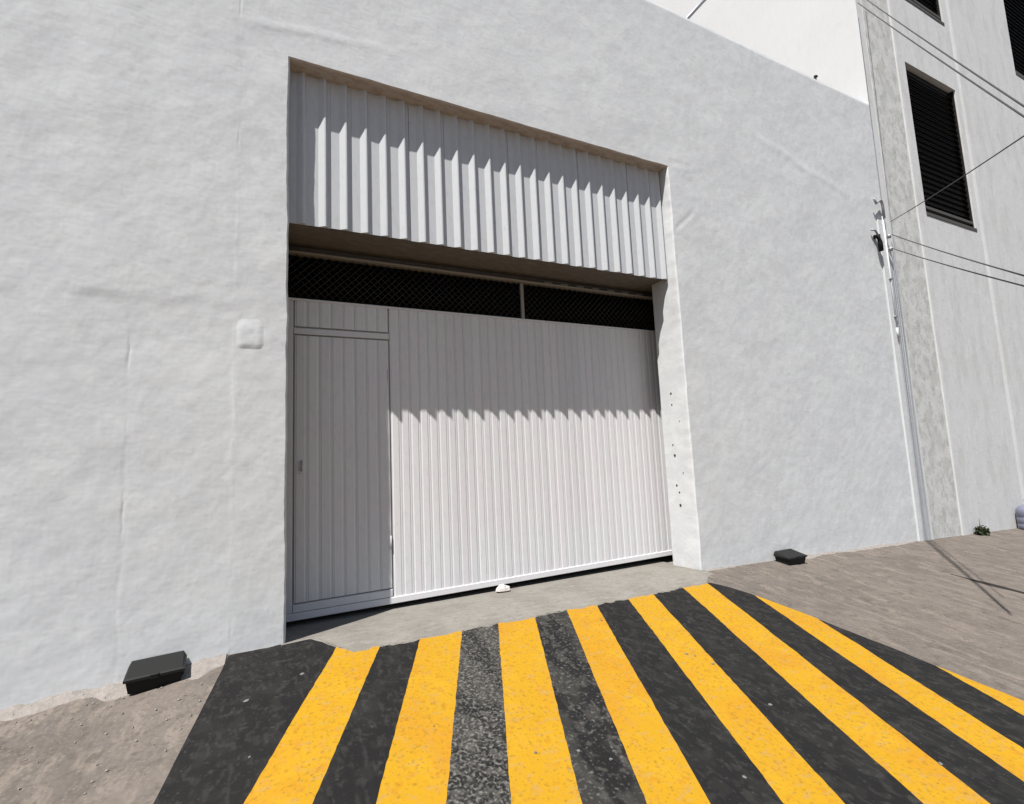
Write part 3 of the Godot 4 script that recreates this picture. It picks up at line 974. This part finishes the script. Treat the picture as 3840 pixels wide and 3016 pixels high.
func build_details() -> void:
	var pts := PackedVector3Array()
	var bx := bait_box("black plastic bait box by the outer edge of the black stripe", Vector3(-0.635, 0, 0.105), 0.10)
	bx.position.y = ground_y(-0.635, 0.12) + 0.0
	bx.rotation.x = 0.05
	var bx2 := bait_box("black plastic bait box on the street beyond the last stripes", Vector3(4.87, 0, 0.115), -0.04)
	bx2.position.y = ground_y(4.87, 0.12)
	bx2.rotation.x = 0.05

	# white clump wedged under the gate
	var s := obj("plaster_lump", lump(Vector3(0.13, 0.07, 0.09), 5), M.white_stone, null, Vector3(1.79, ground_y(1.79, -0.48) + 0.034, -0.475))
	tag(s, "small white plaster lump lying against the gate's bottom rail", "stone")

	# render box on the left of the gate
	pts = PackedVector3Array()
	for j in 17:
		for i in 17:
			var u := i / 16.0
			var v := j / 16.0
			var hgt := smoothstep(0.0, 0.28, u) * smoothstep(1.0, 0.75, u) * smoothstep(0.0, 0.16, v) * smoothstep(1.0, 0.55, v)
			pts.append(Vector3(lerpf(-0.095, 0.095, u), lerpf(-0.12, 0.12, v), wall_z(-0.2 + lerpf(-0.095, 0.095, u), 2.18 + lerpf(-0.12, 0.12, v)) - 0.0012 + 0.0075 * hgt))
	var jb := obj("junction_box", sheet(pts, 17, 17, PackedByteArray(), true), M.wall, null, Vector3(-0.20, 2.18, 0.0))
	tag(jb, "small flat box plastered over in the wall's grey beside the gate", "junction box")

	# service mast, hook and insulators on the joint of wall and block
	var mast := thing("service_mast", "pale conduit with a bent top, fixed high on the strip between wall and block", "conduit", Vector3(7.575, ground_y(7.575, 0.05), 0.018))
	var y0 := mast.position.y
	obj("pipe", tube([Vector3(0.17, 2.62 - y0, 0.012), Vector3(0.17, 4.44 - y0, 0.012)], 0.011), M.wall, mast)
	obj("coupling", tube([Vector3(0.17, 2.66 - y0, 0.012), Vector3(0.17, 2.80 - y0, 0.012)], 0.016), M.wall, mast)
	obj("bent_top", tube([Vector3(0.17, 4.40 - y0, 0.03), Vector3(0.17, 4.60 - y0, 0.03), Vector3(0.13, 4.66 - y0, 0.035), Vector3(0.06, 4.63 - y0, 0.04), Vector3(-0.02, 4.58 - y0, 0.045), Vector3(-0.07, 4.64 - y0, 0.05)], 0.018), M.steel, mast)
	for yy in [2.95, 3.5]:
		obj("pipe_clip", box(Vector3(0.14, yy - y0, -0.0035), Vector3(0.20, yy + 0.02 - y0, 0.0285), 0.003), M.steel, mast)
	for yy in [3.93, 4.12]:
		obj("insulator", tube([Vector3(0.17, yy - y0, 0.03), Vector3(0.19, yy - y0, 0.075)], 0.03, 10), M.steel, mast)
	var hk := thing("cable_clamp", "black cable clamp hanging on the wall beside the conduit", "clamp", Vector3(7.50, 4.05, 0.0))
	obj("clamp_body", tube([Vector3(0.02, 0.05, 0.0), Vector3(0.02, 0.05, 0.05), Vector3(0.03, -0.05, 0.06), Vector3(0.05, -0.17, 0.05)], 0.032), M.plastic, hk)
	obj("hook", tube([Vector3(-0.09, 0.13, 0.03), Vector3(-0.03, 0.12, 0.05), Vector3(0.02, 0.06, 0.05), Vector3(0.02, 0.05, -0.01)], 0.014), M.steel, hk)

	var cables := [
		["lower of the two dark cables strung from the block's corner above its window", Vector3(7.799, 7.823, 0.050), Vector3(3.965, 3.039, 2.598), 0.0052, "paired cables above the window"],
		["upper of the two dark cables strung from the block's corner above its window", Vector3(8.029, 7.988, 0.050), Vector3(3.984, 3.112, 2.598), 0.0052, "paired cables above the window"],
		["upper of the two dark cables leaving the conduit below the window", Vector3(7.769, 4.138, 0.100), Vector3(4.287, 2.245, 2.388), 0.0052, "paired cables below the window"],
		["lower of the two dark cables leaving the conduit below the window", Vector3(7.721, 3.929, 0.100), Vector3(4.262, 2.177, 2.388), 0.0052, "paired cables below the window"],
		["thin cable rising from the conduit across the block's lower window", Vector3(7.803, 4.340, 0.100), Vector3(4.303, 3.203, 2.492), 0.005, ""]]
	for c in cables:
		tag(obj("cable", tube(sagging(c[1], c[2], 0.015), c[3]), M.cable), c[0], "cable", c[4])

	# rod and stub on the parapet
	var rod := obj("metal_rod", tube([Vector3(4.20, 6.21, -0.08), Vector3(4.62, 6.70, -0.12), Vector3(5.0, 7.12, -0.16)], 0.022), M.steel)
	tag(rod, "grey metal rod leaning up from the top of the wall", "rod")
	var stub := obj("roof_bolt", tube([Vector3(6.66, 6.20, -0.06), Vector3(6.66, 6.29, -0.06), Vector3(6.68, 6.33, -0.05)], 0.028), M.cable)
	tag(stub, "small dark stub on top of the wall near the block", "bolt")

	# plastic can and weed at the foot of the block
	var jug := thing("water_bottle", "large bluish translucent plastic water bottle with dark cap by the block's foot", "bottle", Vector3(10.53, ground_y(10.53, 0.16), 0.17))
	var prof := [[0.0, 0.0], [0.13, 0.0], [0.15, 0.02], [0.15, 0.09], [0.142, 0.105], [0.15, 0.12], [0.15, 0.19], [0.142, 0.205], [0.15, 0.22], [0.15, 0.29], [0.14, 0.33], [0.10, 0.37], [0.045, 0.395], [0.032, 0.40], [0.032, 0.43]]
	var st := tool()
	st.set_smooth_group(0)
	for i in prof.size() - 1:
		for k in 20:
			var a0 := TAU * k / 20.0
			var a1 := TAU * (k + 1) / 20.0
			var p0: Array = prof[i]
			var p1: Array = prof[i + 1]
			quad(st, Vector3(cos(a0) * p0[0], p0[1], sin(a0) * p0[0]), Vector3(cos(a0) * p1[0], p1[1], sin(a0) * p1[0]), Vector3(cos(a1) * p1[0], p1[1], sin(a1) * p1[0]), Vector3(cos(a1) * p0[0], p0[1], sin(a1) * p0[0]))
	obj("body", done(st), M.jug, jug)
	obj("cap", tube([Vector3(0, 0.425, 0), Vector3(0, 0.475, 0)], 0.037, 12), M.plastic, jug)
	var weed := thing("weed", "dark green weed growing at the foot of the block", "weed", Vector3(9.17, ground_y(9.17, 0.08) - 0.01, 0.085))
	st = tool()
	for i in 150:
		var a := rng.randf() * TAU
		var rad := 0.10 * sqrt(rng.randf())
		var p := Vector3(cos(a) * rad * 1.4, rng.randf_range(0.01, 0.16) * (1.0 - rad * 4.0), sin(a) * rad * 0.7)
		var d := Vector3(rng.randf_range(-1, 1), rng.randf_range(-0.2, 1), rng.randf_range(-1, 1)).normalized() * 0.030
		var e := d.cross(Vector3.UP).normalized() * 0.017
		quad(st, p - d, p + e, p + d, p - e)
	obj("leaves", done(st), M.leaf, weed)
	obj("stem", tube([Vector3(0, 0, 0), Vector3(-0.03, 0.12, 0), Vector3(-0.06, 0.24, 0.01)], 0.006, 5), M.twig, weed)

	# flattened gum and chips stuck on the paint
	for p in [[-0.16, 0.59, 0.017], [0.11, 0.46, 0.016], [1.75, 2.03, 0.012], [2.30, 1.18, 0.014], [2.09, 0.58, 0.009], [2.61, 2.33, 0.012], [2.36, 1.33, 0.013], [2.31, 1.74, 0.014], [2.33, 1.22, 0.009], [1.02, 1.55, 0.010], [1.20, 1.62, 0.012], [-0.12, 1.05, 0.008], [1.30, 1.72, 0.010], [0.66, 1.2, 0.006]]:
		var m := lump(Vector3(p[2] * 1.7, 0.008, p[2] * 1.4), int(p[0] * 100) + 300, 4, 7)
		var o := obj("gum_spot", m, M.gum, get_node("ramp_pavement"), Vector3(p[0], ground_y(p[0], p[1]) + 0.007, p[1]))
		o.rotation.y = p[1] * 7.0

	# loose crumbs of mortar along the wall's foot
	st = tool()
	for i in 330:
		var x := rng.randf_range(-2.2, -0.2) if i % 3 < 2 else rng.randf_range(3.7, 7.0)
		var z := 0.02 + (0.9 if i % 3 < 2 else 0.5) * pow(rng.randf(), 1.8)
		var r := rng.randf_range(0.003, 0.009)
		if x > ramp_left(z) - 0.03 and x < 1.0:
			continue
		var p := Vector3(x, ground_y(x, z) + r * 0.5, z)
		var v := []
		for k in 6:
			v.append(p + [Vector3.RIGHT, Vector3.UP, Vector3.BACK, Vector3.LEFT, Vector3.DOWN, Vector3.FORWARD][k] * r * rng.randf_range(0.6, 1.3))
		for f in [[0, 1, 2], [2, 1, 3], [3, 1, 5], [5, 1, 0], [0, 2, 4], [2, 3, 4], [3, 5, 4], [5, 0, 4]]:
			for k in [0, 2, 1]:
				st.add_vertex(v[f[k]])
	var crumbs := obj("mortar_crumbs", done(st), M.mortar)
	crumbs.set_meta("kind", "stuff")
	tag(crumbs, "loose pale mortar crumbs scattered along the wall's foot", "rubble")
